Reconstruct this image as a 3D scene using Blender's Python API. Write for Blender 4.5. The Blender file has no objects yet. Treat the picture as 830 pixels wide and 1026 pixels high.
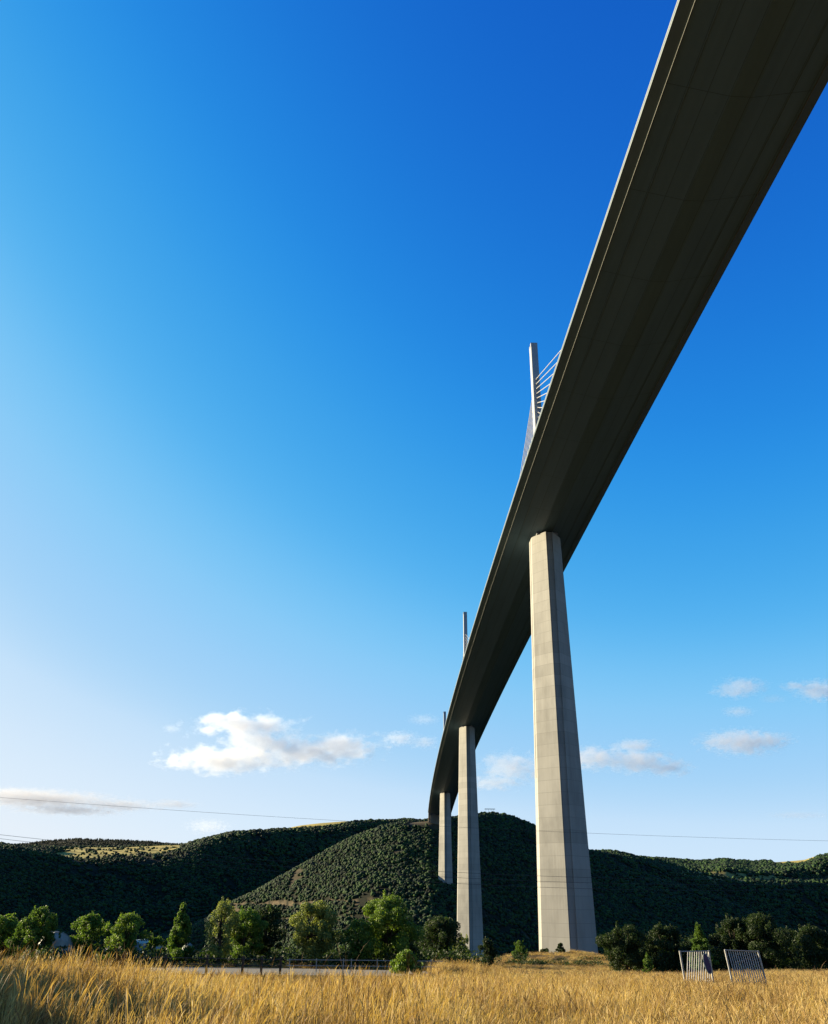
import bpy, math, random
import numpy as np
from mathutils import Vector, Matrix

PI = math.pi
sc = bpy.context.scene
COL = sc.collection
random.seed(7)
rng = np.random.default_rng(11)

# ------------------------------------------------------------------ camera
F, PITCH, ROLL, CY = 827.94, 0.41519, 0.011462, 531.1
cam = bpy.data.cameras.new('camera')
co = bpy.data.objects.new('camera', cam)
COL.objects.link(co)
cam.sensor_fit = 'HORIZONTAL'
cam.sensor_width = 36.0
cam.lens = F / 830 * 36.0
cam.shift_y = (CY - 513.0) / 830
cam.clip_start, cam.clip_end = 0.1, 60000
cp, sp, cr, sr = math.cos(PITCH), math.sin(PITCH), math.cos(ROLL), math.sin(ROLL)
rt, up0, fw = Vector((1, 0, 0)), Vector((0, -sp, cp)), Vector((0, cp, sp))
R_ = cr * rt + sr * up0
U_ = -sr * rt + cr * up0
co.matrix_world = Matrix(((R_.x, U_.x, -fw.x, 0), (R_.y, U_.y, -fw.y, 0), (R_.z, U_.z, -fw.z, 0), (0, 0, 0, 1)))
sc.camera = co
# survey helpers: a bearing and a sight-line read off the photograph, used only to lay out the site plan
def kz(px, py):                                   # height gained per metre north along a sight line
    yy = (py - CY - ROLL * (px - 415)) / F
    return np.tan(PITCH - np.arctan(yy))
def tx(px):                                       # metres east per metre north
    return (np.asarray(px, float) - 411.0) / 886.0
def sight(px, py):
    """(metres east, metres up) per metre north along the sight line through a spot of the photograph"""
    dx, dy = px - 415, py - CY
    u, v = cr * dx + sr * dy, -sr * dx + cr * dy
    d = v * sp + F * cp
    return u / d, (F * sp - v * cp) / d
def px_of(t):
    return 411.0 + 886.0 * t

# ------------------------------------------------------------------ noise
def _hash(i, j, s):
    n = (i.astype(np.int64) * 374761393 + j.astype(np.int64) * 668265263 + s * 974634777) & 0x7fffffff
    n = ((n ^ (n >> 13)) * 1274126177) & 0x7fffffff
    return ((n ^ (n >> 16)) & 0xffff) / 65535.0
def vnoise(x, y, s=0):
    i, j = np.floor(x), np.floor(y)
    f, g = x - i, y - j
    f, g = f * f * (3 - 2 * f), g * g * (3 - 2 * g)
    a, b, c, d = _hash(i, j, s), _hash(i + 1, j, s), _hash(i, j + 1, s), _hash(i + 1, j + 1, s)
    return (a + (b - a) * f) * (1 - g) + (c + (d - c) * f) * g
def fbm(x, y, s=0, o=4):
    v, a, t = 0, .5, 0
    for k in range(o):
        v = v + a * (vnoise(x, y, s + k) - .5); t += a
        x, y, a = x * 2.03 + 11.3, y * 2.03 + 5.7, a * .5
    return v / t

# ------------------------------------------------------------------ the land
def splus(v, w):
    return w * np.logaddexp(0, v / w)
def interp(tab, px):
    a = np.array(tab, float)
    return np.interp(px, a[:, 0], a[:, 1])
RIDGES = {
    # (photo column, crest row), (photo column, metres north), front grade, back grade, rounding
    'west': ([(-400, 842), (-100, 848), (0, 852), (50, 858.5), (70, 865), (100, 865.5), (130, 863.5), (160, 860), (178, 855), (200, 848), (230, 839.5),
              (270, 835.5), (295, 835), (320, 833.5), (338, 830), (352, 825.5), (370, 824.5), (410, 824), (450, 828), (520, 840), (600, 880), (760, 900)],
             [(-400, 1000), (0, 1250), (200, 1650), (400, 2300), (500, 2500), (700, 2500)], .46, .02, 30),
    'meadow': ([(-400, 850), (20, 851), (60, 850.5), (120, 849.5), (180, 848.5), (240, 853), (300, 900), (340, 960)],
               [(-400, 2300), (300, 2450)], .06, -.02, 40),
    'far_west': ([(-400, 852), (-100, 850), (0, 849.5), (40, 844.5), (75, 841.5), (120, 842.5), (190, 848), (260, 858), (330, 920)],
                 [(-400, 3600), (330, 3600)], .2, -.03, 40),
    'tan_hill': ([(210, 960), (240, 860), (270, 836), (290, 829), (300, 827), (320, 824.8), (345, 823), (360, 825), (400, 860), (430, 960)],
                 [(240, 2900), (400, 2900)], .2, -.05, 30),
    'spur': ([(60, 1000), (200, 935), (240, 906), (260, 896), (280, 883), (300, 871), (330, 853), (350, 841.5), (380, 830), (400, 825.5),
              (430, 823), (460, 819.5), (480, 817.5), (497, 817), (508, 818.5), (520, 823), (535, 829), (560, 844), (590, 859), (620, 869), (660, 884), (720, 905), (830, 960)],
             [(60, 1120), (240, 1140), (430, 1190), (470, 1260), (500, 1330), (590, 1400), (830, 1400)], .385, -.05, 18),
    'east': ([(400, 980), (470, 880), (560, 858), (590, 857), (620, 860.5), (650, 868.5), (690, 880), (720, 884.5), (760, 886), (830, 886), (1200, 884)],
             [(440, 1250), (590, 1400), (830, 1950), (1200, 2500)], .46, .03, 14),
    'far_east': ([(400, 960), (480, 890), (560, 862), (640, 860.5), (700, 865), (725, 862.5), (750, 865), (780, 864), (805, 862), (818, 858), (830, 856.5), (870, 852), (950, 858), (1200, 855)],
                 [(440, 3100), (1200, 3300)], .056, -.04, 60),
}
def ridge_z(name, px, Y):
    cr_, dd, gf, gb, w = RIDGES[name]
    D = interp(dd, px)
    k = kz(px, interp(cr_, px))
    Zc = k * D - .69 * w * (gb - gf)
    z = Zc - gf * splus(D - Y, w) + gb * splus(Y - D, w)
    if name == 'meadow':
        z = z - .5 * splus(interp(RIDGES['west'][1], px) + 60 - Y, 30)
    if name == 'far_east':
        z = z - .5 * splus(interp(RIDGES['east'][1], px) * 1.08 - Y, 30)
    return z, D
EDGE = [(-300, 150), (0, 165), (300, 165), (430, 190), (470, 290), (520, 330), (620, 330), (660, 230), (720, 190), (1100, 190)]
NAMES = ('west', 'meadow', 'far_west', 'tan_hill', 'spur', 'east', 'far_east')
def land(x, y, want=False):
    x, y = np.asarray(x, float), np.asarray(y, float)
    d = np.hypot(x, y)
    az = np.clip(np.arctan2(x, y), -.95, .95)
    t, Y = np.tan(az), d * np.cos(az)
    px = px_of(t)
    zp = -1.68 - .0608 * Y
    near = np.exp(-(Y / 160.0) ** 2)
    zp = zp + .5 * fbm(x / 14, y / 14, 3) * np.clip(Y / 20, 0, 1) * np.where((Y > 60) & (x < 9), .3, 1)
    zp = zp + (6.3 + 5 * fbm(x / 5, y / 5, 15, 3)) * np.exp(-((x + 13.5 + .50 * y) / 4.5) ** 2) * np.clip((y + 25) / 30, 0, 1) * np.clip((62 - y) / 18, 0, 1)   # unseen bank, added west of the field to shade the near grass
    zp = zp + .45 * np.clip((Y - 63) / 6, 0, 1) * np.clip((135 - Y) / 20, 0, 1) * np.clip((9 - x) / 4, 0, 1)    # shelf that carries the track
    zp = zp + .35 * np.exp(-((x + 15.5) / 7.5) ** 2 - ((y - 31) / 9.0) ** 2)          # swell at the left of the field
    zp = zp - .25 * np.exp(-((x + 4) / 12) ** 2 - ((y - 50) / 12.0) ** 2)
    zp = zp - .75 * np.exp(-((x - 26) / 22) ** 2 - ((y - 112) / 34.0) ** 2) * np.clip((y - 66) / 12, 0, 1)
    zp = zp - 1.0 * np.exp(-((x - 34) / 26) ** 2 - ((y - 165) / 26.0) ** 2)          # swale before it
    zp = zp + (2.7 + 1.2 * fbm(x / 7, y / 7, 12, 3)) * np.exp(-((x - 39) / 21) ** 2 - ((y - 236) / 24.0) ** 2)           # knoll at the foot of the pier
    zp = zp - .47 * splus(Y - interp(EDGE, px), 9)
    best = zp
    which = np.zeros(x.shape, int)
    hills = np.full(x.shape, -126.0) + 3 * fbm(x / 90, y / 90, 8)
    wh = np.full(x.shape, 9)
    for i, n in enumerate(NAMES):
        z, D = ridge_z(n, px, Y)
        amp = np.clip(np.abs(Y - D) / 160, 0.05, 1)
        z = z + amp * (26 * fbm(x / 210, y / 210, 20 + i, 3) + 8 * fbm(x / 60, y / 60, 40 + i, 3)) * (0.45 if n in ('meadow', 'far_east') else 1)
        wh = np.where(z > hills, i + 1, wh)
        hills = np.logaddexp(hills / 3, z / 3) * 3
    which = np.where(zp > hills, 0, wh)
    z = np.logaddexp(zp / 1.0, hills / 1.0)
    if want:
        return z, which, px, Y
    return z
def ground(x, y):
    return float(land(np.array([x]), np.array([y]))[0])
def row_of(x, y, z):
    k = z / y
    return CY + ROLL * (px_of(x / y) - 415) + F * np.tan(PITCH - np.arctan(k))
def spot(px, py, Y):
    """where the sight line through (px, py) is Y metres north: x and z"""
    a, b = sight(px, py)
    return a * Y, b * Y

def cover(x, y, z, which, px, Y):
    """0..1 masks of what grows on the land: dry field, bare track, open grass on the hills"""
    row = np.where(Y > 50, row_of(x, np.maximum(y, 1), z), 2000)
    wob = fbm(x / 70, y / 70, 77, 3)
    grass = np.zeros(x.shape)
    grass = np.maximum(grass, (np.isin(which, (1, 2)) & (px > 58 + 60 * wob) & (px < 181) & (Y > interp(RIDGES['west'][1], px) + 90 + 160 * wob) & (Y < 2380)) * 1.0)
    grass = np.maximum(grass, ((which == 4) & (Y > 2600)) * 1.0)
    D = interp(RIDGES['east'][1], px)
    grass = np.maximum(grass, (np.isin(which, (6, 7)) & (px > 676) & (px < 776) & (Y > D + 8) & (row > 872.0 + .06 * (px - 690) + 3 * wob)) * .6)
    grass = np.maximum(grass, ((px > 772) & (Y > 2500 + 500 * wob) & (which == 7)) * 1.0)
    grass = np.maximum(grass, ((px > 712) & (px < 738) & (Y > 2950) & (which == 7)) * 1.0)
    sp_ = (which == 5)
    bare = np.zeros(x.shape)
    line = 907 - .035 * (px - 250) + 1.2 * np.sin(px / 14)
    bare = np.maximum(bare, (sp_ & (px > 232) & (px < 425) & (np.abs(row - line) < 1.1)) * .8)
    bare = np.maximum(bare, (sp_ & (px > 262) & (px < 420) & (np.abs(row - 921 + .02 * (px - 262)) < .9)) * .5)
    bare = np.maximum(bare, (sp_ & (((px - 283) / 17) ** 2 + ((row - 905) / 3.0) ** 2 < 1 + 2 * wob)) * 1.0)
    bare = np.maximum(bare, (sp_ & (((px - 245) / 10) ** 2 + ((row - 913) / 3.0) ** 2 < 1 + 2 * wob)) * 1.0)
    bare = np.maximum(bare, (sp_ & (((px - 418) / 13) ** 2 + ((row - 824) / 3.6) ** 2 < 1 + 2 * wob)) * .7)
    bare = np.maximum(bare, (sp_ & (((px - 436) / 8) ** 2 + ((row - 828) / 5) ** 2 < 1)) * .7)
    bare = np.maximum(bare, (sp_ & (fbm(x / 24, y / 24, 95, 3) > .26)) * .4)
    bare = np.maximum(bare, (sp_ & (px > 470) & (px < 540) & (np.abs(row - 892 + .12 * (px - 470)) < .8)) * .35)
    return grass, bare

# ------------------------------------------------------------------ material helpers
def mat(name):
    m = bpy.data.materials.new(name)
    m.use_nodes = True
    nt = m.node_tree
    for n in list(nt.nodes):
        nt.nodes.remove(n)
    out = nt.nodes.new('ShaderNodeOutputMaterial')
    return m, nt, out
def N(nt, typ, **kw):
    n = nt.nodes.new(typ)
    for k, v in kw.items():
        if k in n.inputs:
            n.inputs[k].default_value = v
        else:
            setattr(n, k, v)
    return n
def L(nt, a, b):
    nt.links.new(a, b)
def rgb(c):
    return (c[0], c[1], c[2], 1)
def ramp(nt, fac, stops):
    r = nt.nodes.new('ShaderNodeValToRGB')
    cr_ = r.color_ramp
    while len(cr_.elements) < len(stops):
        cr_.elements.new(.5)
    for e, (p, c) in zip(cr_.elements, stops):
        e.position, e.color = p, rgb(c)
    L(nt, fac, r.inputs[0])
    return r
def mixc(nt, fac, a, b, mode='MIX'):
    m = nt.nodes.new('ShaderNodeMix')
    m.data_type, m.blend_type = 'RGBA', mode
    for s, v in ((m.inputs[0], fac), (m.inputs[6], a), (m.inputs[7], b)):
        if hasattr(v, 'links') or hasattr(v, 'is_linked'):
            L(nt, v, s)
        elif isinstance(v, tuple):
            s.default_value = rgb(v)
        else:
            s.default_value = v
    return m.outputs[2]
def noise(nt, vec, scale, detail=4, rough=.55):
    n = N(nt, 'ShaderNodeTexNoise')
    n.inputs['Scale'].default_value, n.inputs['Detail'].default_value, n.inputs['Roughness'].default_value = scale, detail, rough
    if vec is not None:
        L(nt, vec, n.inputs['Vector'])
    return n
def objco(nt):
    return nt.nodes.new('ShaderNodeTexCoord').outputs['Object']
def bsdf(nt, out, color, rough=.8, spec=.3, metal=0, bump=None):
    b = nt.nodes.new('ShaderNodeBsdfPrincipled')
    if isinstance(color, tuple):
        b.inputs['Base Color'].default_value = rgb(color)
    else:
        L(nt, color, b.inputs['Base Color'])
    b.inputs['Roughness'].default_value = rough
    b.inputs['Metallic'].default_value = metal
    b.inputs['Specular IOR Level'].default_value = spec
    if bump is not None:
        bn = N(nt, 'ShaderNodeBump')
        bn.inputs['Strength'].default_value, bn.inputs['Distance'].default_value = bump[1], bump[2]
        L(nt, bump[0], bn.inputs['Height'])
        L(nt, bn.outputs[0], b.inputs['Normal'])
    L(nt, b.outputs[0], out.inputs[0])
    return b
def stretch(nt, vec, s):
    m = N(nt, 'ShaderNodeMapping')
    m.inputs['Scale'].default_value = s
    L(nt, vec, m.inputs[0])
    return m.outputs[0]
ALB = .38
def simple(name, c, rough=.6, metal=0, var=.25, scale=3, spec=.3):
    c = tuple(v * ALB for v in c)
    m, nt, out = mat(name)
    n = noise(nt, objco(nt), scale)
    col = ramp(nt, n.outputs[0], [(.3, tuple(v * (1 - var) for v in c)), (.7, tuple(min(1, v * (1 + var)) for v in c))])
    bsdf(nt, out, col.outputs[0], rough, spec, metal)
    return m

# land: the colour attribute holds what covers each spot (field, meadow, wood floor, bare track)
m_land, nt, out = mat('land')
at = N(nt, 'ShaderNodeAttribute', attribute_name='cover')
o = objco(nt)
n1, n2 = noise(nt, o, .35, 6), noise(nt, o, .02, 6)
v1 = ramp(nt, n1.outputs[0], [(.3, (.55, .55, .55)), (.7, (1.3, 1.3, 1.3))])
v2 = ramp(nt, n2.outputs[0], [(.3, (.75, .78, .75)), (.7, (1.2, 1.15, 1.1))])
c = mixc(nt, 1.0, mixc(nt, 1.0, at.outputs['Color'], v1.outputs[0], 'MULTIPLY'), v2.outputs[0], 'MULTIPLY')
bsdf(nt, out, c, .95, .1, bump=(n1.outputs[0], .6, .6))

# concrete of the piers: lift joints every 4 m, streaks and blotches
def concrete(name, base):
    base = tuple(v * ALB for v in base)
    m, nt, out = mat(name)
    o = objco(nt)
    blot = noise(nt, stretch(nt, o, (.16, .16, .05)), 1.0, 6, .6)
    streak = noise(nt, stretch(nt, o, (1.3, 1.3, .03)), 1.0, 4, .6)
    fine = noise(nt, o, 3.0, 5, .6)
    a = ramp(nt, blot.outputs[0], [(.28, tuple(v * .74 for v in base)), (.5, base), (.72, tuple(v * 1.12 for v in base))])
    b = ramp(nt, streak.outputs[0], [(.3, (.93, .925, .91)), (.7, (1.04, 1.04, 1.04))])
    c = mixc(nt, 1, a.outputs[0], b.outputs[0], 'MULTIPLY')
    sepx = N(nt, 'ShaderNodeSeparateXYZ')
    L(nt, o, sepx.inputs[0])
    md = N(nt, 'ShaderNodeMath', operation='PINGPONG')
    L(nt, sepx.outputs[2], md.inputs[0]); md.inputs[1].default_value = 2.0
    lt = N(nt, 'ShaderNodeMath', operation='LESS_THAN')
    L(nt, md.outputs[0], lt.inputs[0]); lt.inputs[1].default_value = .06
    lift = N(nt, 'ShaderNodeMath', operation='DIVIDE')
    L(nt, sepx.outputs[2], lift.inputs[0]); lift.inputs[1].default_value = 4.0
    fl = N(nt, 'ShaderNodeMath', operation='FLOOR')
    L(nt, lift.outputs[0], fl.inputs[0])
    wn = N(nt, 'ShaderNodeTexWhiteNoise', noise_dimensions='1D')
    L(nt, fl.outputs[0], wn.inputs['W'])
    tone = ramp(nt, wn.outputs[0], [(0, (.89, .89, .89)), (1, (1.05, 1.05, 1.05))])
    c = mixc(nt, 1, c, tone.outputs[0], 'MULTIPLY')
    c = mixc(nt, lt.outputs[0], c, tuple(v * .68 for v in base))
    bsdf(nt, out, c, .85, .2, bump=(fine.outputs[0], .15, .1))
    return m
m_conc = concrete('pier concrete', (.58, .58, .56))
m_abut = concrete('abutment concrete', (.40, .37, .32))

# painted steel of the deck, panel seams from the UV (metres along, metres across)
m_steel, nt, out = mat('deck steel')
uv = nt.nodes.new('ShaderNodeTexCoord').outputs['UV']
seam = N(nt, 'ShaderNodeTexBrick')
seam.offset, seam.squash = 0.0, 1.0
for k, v in (('Scale', 1.0), ('Mortar Size', .09), ('Mortar Smooth', .3), ('Brick Width', 24.0), ('Row Height', 3.9), ('Bias', 0.0)):
    seam.inputs[k].default_value = v
seam.inputs['Color1'].default_value, seam.inputs['Color2'].default_value, seam.inputs['Mortar'].default_value = rgb((.098, .160, .215)), rgb((.103, .166, .222)), rgb((.062, .10, .135))
L(nt, uv, seam.inputs['Vector'])
st = noise(nt, stretch(nt, uv, (.03, .5, 1)), 1.0, 5)
sv = ramp(nt, st.outputs[0], [(.3, (.9, .9, .9)), (.7, (1.07, 1.07, 1.06))])
bsdf(nt, out, mixc(nt, 1, seam.outputs[0], sv.outputs[0], 'MULTIPLY'), .55, .2)
m_fair = simple('deck fairing paint', (.20, .28, .31), .45, 0, .12, .05)
m_screen = simple('wind screen', (.42, .47, .50), .35, 0, .1, .4)
m_rail = simple('drip rail paint', (.32, .33, .31), .5, 0, .1, .3)
m_pylon = simple('pylon white steel', (.62, .66, .72), .45, 0, .06, .2)
m_cable = simple('cable sheath white', (.8, .8, .8), .4, 0, .05)
m_wire = simple('dark wire', (.08, .08, .085), .6, 0, .1)
m_dark = simple('dark steel', (.05, .05, .05), .6, .2)
m_asph = simple('asphalt', (.055, .055, .055), .9, 0, .2, 2)
m_road = simple('gravel track', (.25, .23, .20), .95, 0, .25, 1.2)
m_galv = simple('galvanised steel', (.52, .53, .55), .5, .4, .2, 4, .5)
m_slat = simple('weathered pale slat', (.85, .85, .88), .7, 0, .3, 5)
m_white = simple('white plastic sheet', (.42, .50, .52), .4, 0, .12, 1.5)
m_tent = simple('pale canvas', (.55, .58, .52), .7, 0, .2, 1.5)
m_purple = simple('purple sign face', (.05, .028, .16), .5, 0, .15, 3)
m_wood = simple('weathered post wood', (.085, .07, .055), .9, 0, .3, 6)
m_bark = simple('bark', (.085, .065, .045), .95, 0, .4, 7)
m_build = simple('limestone wall', (.42, .36, .28), .9, 0, .15, .5)
m_tile = simple('clay roof tile', (.24, .11, .07), .9, 0, .2, 1)

def leafmat(name, cols, trans=.42, rough=.6, attr=True):
    m, nt, out = mat(name)
    if attr:
        f = N(nt, 'ShaderNodeAttribute', attribute_name='tone').outputs['Fac']
    else:
        oi = N(nt, 'ShaderNodeObjectInfo')
        nz = noise(nt, N(nt, 'ShaderNodeNewGeometry').outputs['Position'] if 'grass' in name else objco(nt), .17 if 'grass' in name else 1.4, 6)
        ad = N(nt, 'ShaderNodeMath', operation='ADD')
        sb = N(nt, 'ShaderNodeMath', operation='MULTIPLY_ADD')
        L(nt, nz.outputs[0], sb.inputs[0]); sb.inputs[1].default_value = 1.9 if 'grass' in name else .8; sb.inputs[2].default_value = -.95 if 'grass' in name else -.4
        L(nt, oi.outputs['Random'], ad.inputs[0]); L(nt, sb.outputs[0], ad.inputs[1])
        f = ad.outputs[0]
    c = ramp(nt, f, [(i / (len(cols) - 1), tuple(v * ALB for v in q)) for i, q in enumerate(cols)]).outputs[0]
    d = N(nt, 'ShaderNodeBsdfPrincipled')
    L(nt, c, d.inputs['Base Color'])
    d.inputs['Roughness'].default_value = rough
    d.inputs['Specular IOR Level'].default_value = .25
    t = N(nt, 'ShaderNodeBsdfTranslucent')
    L(nt, mixc(nt, 1, c, (1.25, 1.2, .6), 'MULTIPLY'), t.inputs[0])
    ms = N(nt, 'ShaderNodeMixShader')
    ms.inputs[0].default_value = trans
    L(nt, d.outputs[0], ms.inputs[1]); L(nt, t.outputs[0], ms.inputs[2]); L(nt, ms.outputs[0], out.inputs[0])
    return m
m_leaf = {
    'green': leafmat('leaf green', [(.085, .17, .028), (.165, .32, .045), (.27, .44, .08)]),
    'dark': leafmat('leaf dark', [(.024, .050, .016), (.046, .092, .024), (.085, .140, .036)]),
    'pale': leafmat('leaf pale olive', [(.20, .28, .07), (.36, .45, .12), (.50, .58, .19)]),
    'bright': leafmat('leaf bright', [(.12, .22, .03), (.23, .40, .05), (.36, .54, .10)]),
}
m_forest = leafmat('forest crown', [(.008, .022, .012), (.015, .044, .016), (.030, .088, .018), (.058, .130, .022)], .0, .9, False)
m_pine = leafmat('conifer crown', [(.010, .026, .012), (.018, .040, .016), (.03, .055, .02)], .0, .9, False)
m_grass = leafmat('dry grass', [(.34, .20, .08), (.66, .42, .15), (.94, .66, .25), (1.14, .87, .39)], .35, .7, False)
m_grassd = leafmat('green grass', [(.08, .10, .03), (.14, .15, .045), (.24, .20, .07)], .3, .7, False)

# ------------------------------------------------------------------ mesh helpers
def tag(o, label=None, cat=None, group=None, kind=None):
    for k, v in (('label', label), ('category', cat), ('group', group), ('kind', kind)):
        if v:
            o[k] = v
    return o
def empty(name, loc, rz=0, parent=None):
    o = bpy.data.objects.new(name, None)
    o.empty_display_size = .5
    COL.objects.link(o)
    o.location, o.rotation_euler = loc, (0, 0, rz)
    if parent:
        o.parent = parent
    return o
class MB:
    def __init__(s):
        s.v, s.f = [], []
    def add(s, vs, fs):
        b = len(s.v)
        s.v += [tuple(p) for p in vs]
        s.f += [tuple(b + i for i in f) for f in fs]
        return s
    def box(s, x0, x1, y0, y1, z0, z1, M=None):
        vs = [Vector(p) for p in ((x0, y0, z0), (x1, y0, z0), (x1, y1, z0), (x0, y1, z0), (x0, y0, z1), (x1, y0, z1), (x1, y1, z1), (x0, y1, z1))]
        if M:
            vs = [M @ p for p in vs]
        return s.add(vs, [(0, 3, 2, 1), (4, 5, 6, 7), (0, 1, 5, 4), (1, 2, 6, 5), (2, 3, 7, 6), (3, 0, 4, 7)])
    def loft(s, rings, cap=True, closed=True):
        b = len(s.v); n = len(rings[0])
        for r in rings:
            s.v += [tuple(p) for p in r]
        for i in range(len(rings) - 1):
            for j in range(n if closed else n - 1):
                a, c = b + i * n + j, b + i * n + (j + 1) % n
                s.f.append((a, c, c + n, a + n))
        if cap:
            s.f.append(tuple(b + j for j in reversed(range(n))))
            s.f.append(tuple(b + (len(rings) - 1) * n + j for j in range(n)))
        return s
    def tube(s, pts, rad, n=6):
        pts = [Vector(p) for p in pts]
        rads = rad if isinstance(rad, (list, tuple)) else [rad] * len(pts)
        rings = []
        for i, p in enumerate(pts):
            d = (pts[min(i + 1, len(pts) - 1)] - pts[max(i - 1, 0)]).normalized()
            a = d.cross(Vector((0, 0, 1)) if abs(d.z) < .9 else Vector((1, 0, 0))).normalized()
            b = d.cross(a)
            rings.append([p + rads[i] * (math.cos(2 * PI * k / n) * a + math.sin(2 * PI * k / n) * b) for k in range(n)])
        return s.loft(rings)
    def build(s, name, m, parent=None, smooth=False, uvs=None):
        me = bpy.data.meshes.new(name)
        me.from_pydata(s.v, [], s.f)
        me.materials.append(m)
        if smooth:
            me.polygons.foreach_set('use_smooth', [True] * len(me.polygons))
        me.update()
        o = bpy.data.objects.new(name, me)
        COL.objects.link(o)
        if parent:
            o.parent = parent
        return o
def np_mesh(name, V, Fq, m):
    """fast mesh from arrays: V (n,3), Fq (k,4)"""
    me = bpy.data.meshes.new(name)
    me.vertices.add(len(V)); me.vertices.foreach_set('co', np.ascontiguousarray(V, np.float32).ravel())
    w = Fq.shape[1]
    me.loops.add(Fq.size); me.loops.foreach_set('vertex_index', np.ascontiguousarray(Fq, np.int32).ravel())
    me.polygons.add(len(Fq)); me.polygons.foreach_set('loop_start', np.arange(0, Fq.size, w, dtype=np.int32))
    me.update(calc_edges=True)
    me.materials.append(m)
    return me
def link(name, me, parent=None):
    o = bpy.data.objects.new(name, me)
    COL.objects.link(o)
    if parent:
        o.parent = parent
    return o

# ------------------------------------------------------------------ terrain mesh
az_in = np.radians(np.arange(-36, 36.001, .16))
az_out = np.radians(np.concatenate([np.arange(-180, -36, 4.0), np.arange(37, 180, 4.0)]))
AZ = np.sort(np.concatenate([az_in, az_out]))
RD = [0.0]
r = .6
while r < 14000:
    RD.append(r); r *= 1.0155 if r > 12 else 1.06
RD = np.array(RD)
A2, R2 = np.meshgrid(AZ, RD)
X2, Y2 = R2 * np.sin(A2), R2 * np.cos(A2)
Z2, W2, P2, YY2 = land(X2, Y2, True)
V = np.stack([X2, Y2, Z2], -1).reshape(-1, 3)
nr, na = X2.shape
i, j = np.meshgrid(np.arange(nr - 1), np.arange(na), indexing='ij')
jn = (j + 1) % na
Fq = np.stack([i * na + j, i * na + jn, (i + 1) * na + jn, (i + 1) * na + j], -1).reshape(-1, 4)[:, ::-1]
me = np_mesh('terrain', V, Fq, m_land)
g_, b_ = cover(X2, Y2, Z2, W2, P2, YY2)
colr = np.zeros(X2.shape + (4,)); colr[..., 3] = 1
base = np.array([.013, .016, .008])
colr[..., :3] = base
nearm = (W2 == 0) & (YY2 < interp(EDGE, P2) + 12)
colr[nearm, :3] = (.13, .085, .032)
hi = np.array([.46, .38, .11])
colr[..., :3] = colr[..., :3] * (1 - g_[..., None]) + g_[..., None] * hi
colr[..., :3] = colr[..., :3] * (1 - b_[..., None]) + b_[..., None] * np.array([.16, .125, .075])
colr[..., :3] *= .62
a = me.attributes.new('cover', 'FLOAT_COLOR', 'POINT')
a.data.foreach_set('color', colr.reshape(-1).astype(np.float32))
me.polygons.foreach_set('use_smooth', np.ones(len(me.polygons), bool))
tag(link('terrain', me), 'field, valley sides and wooded limestone hills', kind='structure')

# ------------------------------------------------------------------ scatter with geometry nodes
def scatter(name, pts, rot, scl, idx, sources, label):
    lib = bpy.data.collections.new(name + '_source')
    for k, sm in enumerate(sources):
        lib.objects.link(bpy.data.objects.new('%s_%02d' % (name, k), sm))
    me = bpy.data.meshes.new(name)
    me.vertices.add(len(pts)); me.vertices.foreach_set('co', np.ascontiguousarray(pts, np.float32).ravel())
    for an, ty, dat in (('rot', 'FLOAT_VECTOR', rot), ('scl', 'FLOAT_VECTOR', scl), ('idx', 'INT', idx)):
        at_ = me.attributes.new(an, ty, 'POINT')
        at_.data.foreach_set('vector' if ty == 'FLOAT_VECTOR' else 'value', np.ascontiguousarray(dat, np.int32 if ty == 'INT' else np.float32).ravel())
    me.update()
    o = link(name, me)
    ng = bpy.data.node_groups.new(name + '_scatter', 'GeometryNodeTree')
    ng.interface.new_socket('Geometry', in_out='INPUT', socket_type='NodeSocketGeometry')
    ng.interface.new_socket('Geometry', in_out='OUTPUT', socket_type='NodeSocketGeometry')
    gi, go = ng.nodes.new('NodeGroupInput'), ng.nodes.new('NodeGroupOutput')
    ci = ng.nodes.new('GeometryNodeCollectionInfo')
    ci.inputs['Collection'].default_value = lib
    ci.inputs['Separate Children'].default_value = True
    ci.inputs['Reset Children'].default_value = True
    ip = ng.nodes.new('GeometryNodeInstanceOnPoints')
    ip.inputs['Pick Instance'].default_value = True
    def na_(n, t):
        q = ng.nodes.new('GeometryNodeInputNamedAttribute')
        q.data_type = t
        q.inputs['Name'].default_value = n
        return next(s for s in q.outputs if s.enabled and s.name == 'Attribute')
    lk = ng.links.new
    e2r = ng.nodes.new('FunctionNodeEulerToRotation')
    lk(na_('rot', 'FLOAT_VECTOR'), e2r.inputs[0])
    lk(gi.outputs[0], ip.inputs['Points']); lk(ci.outputs[0], ip.inputs['Instance'])
    lk(na_('idx', 'INT'), ip.inputs['Instance Index'])
    lk(e2r.outputs[0], ip.inputs['Rotation'])
    lk(na_('scl', 'FLOAT_VECTOR'), ip.inputs['Scale'])
    lk(ip.outputs[0], go.inputs[0])
    md = o.modifiers.new('scatter', 'NODES')
    md.node_group = ng
    tag(o, label, kind='stuff')
    return o

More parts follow.
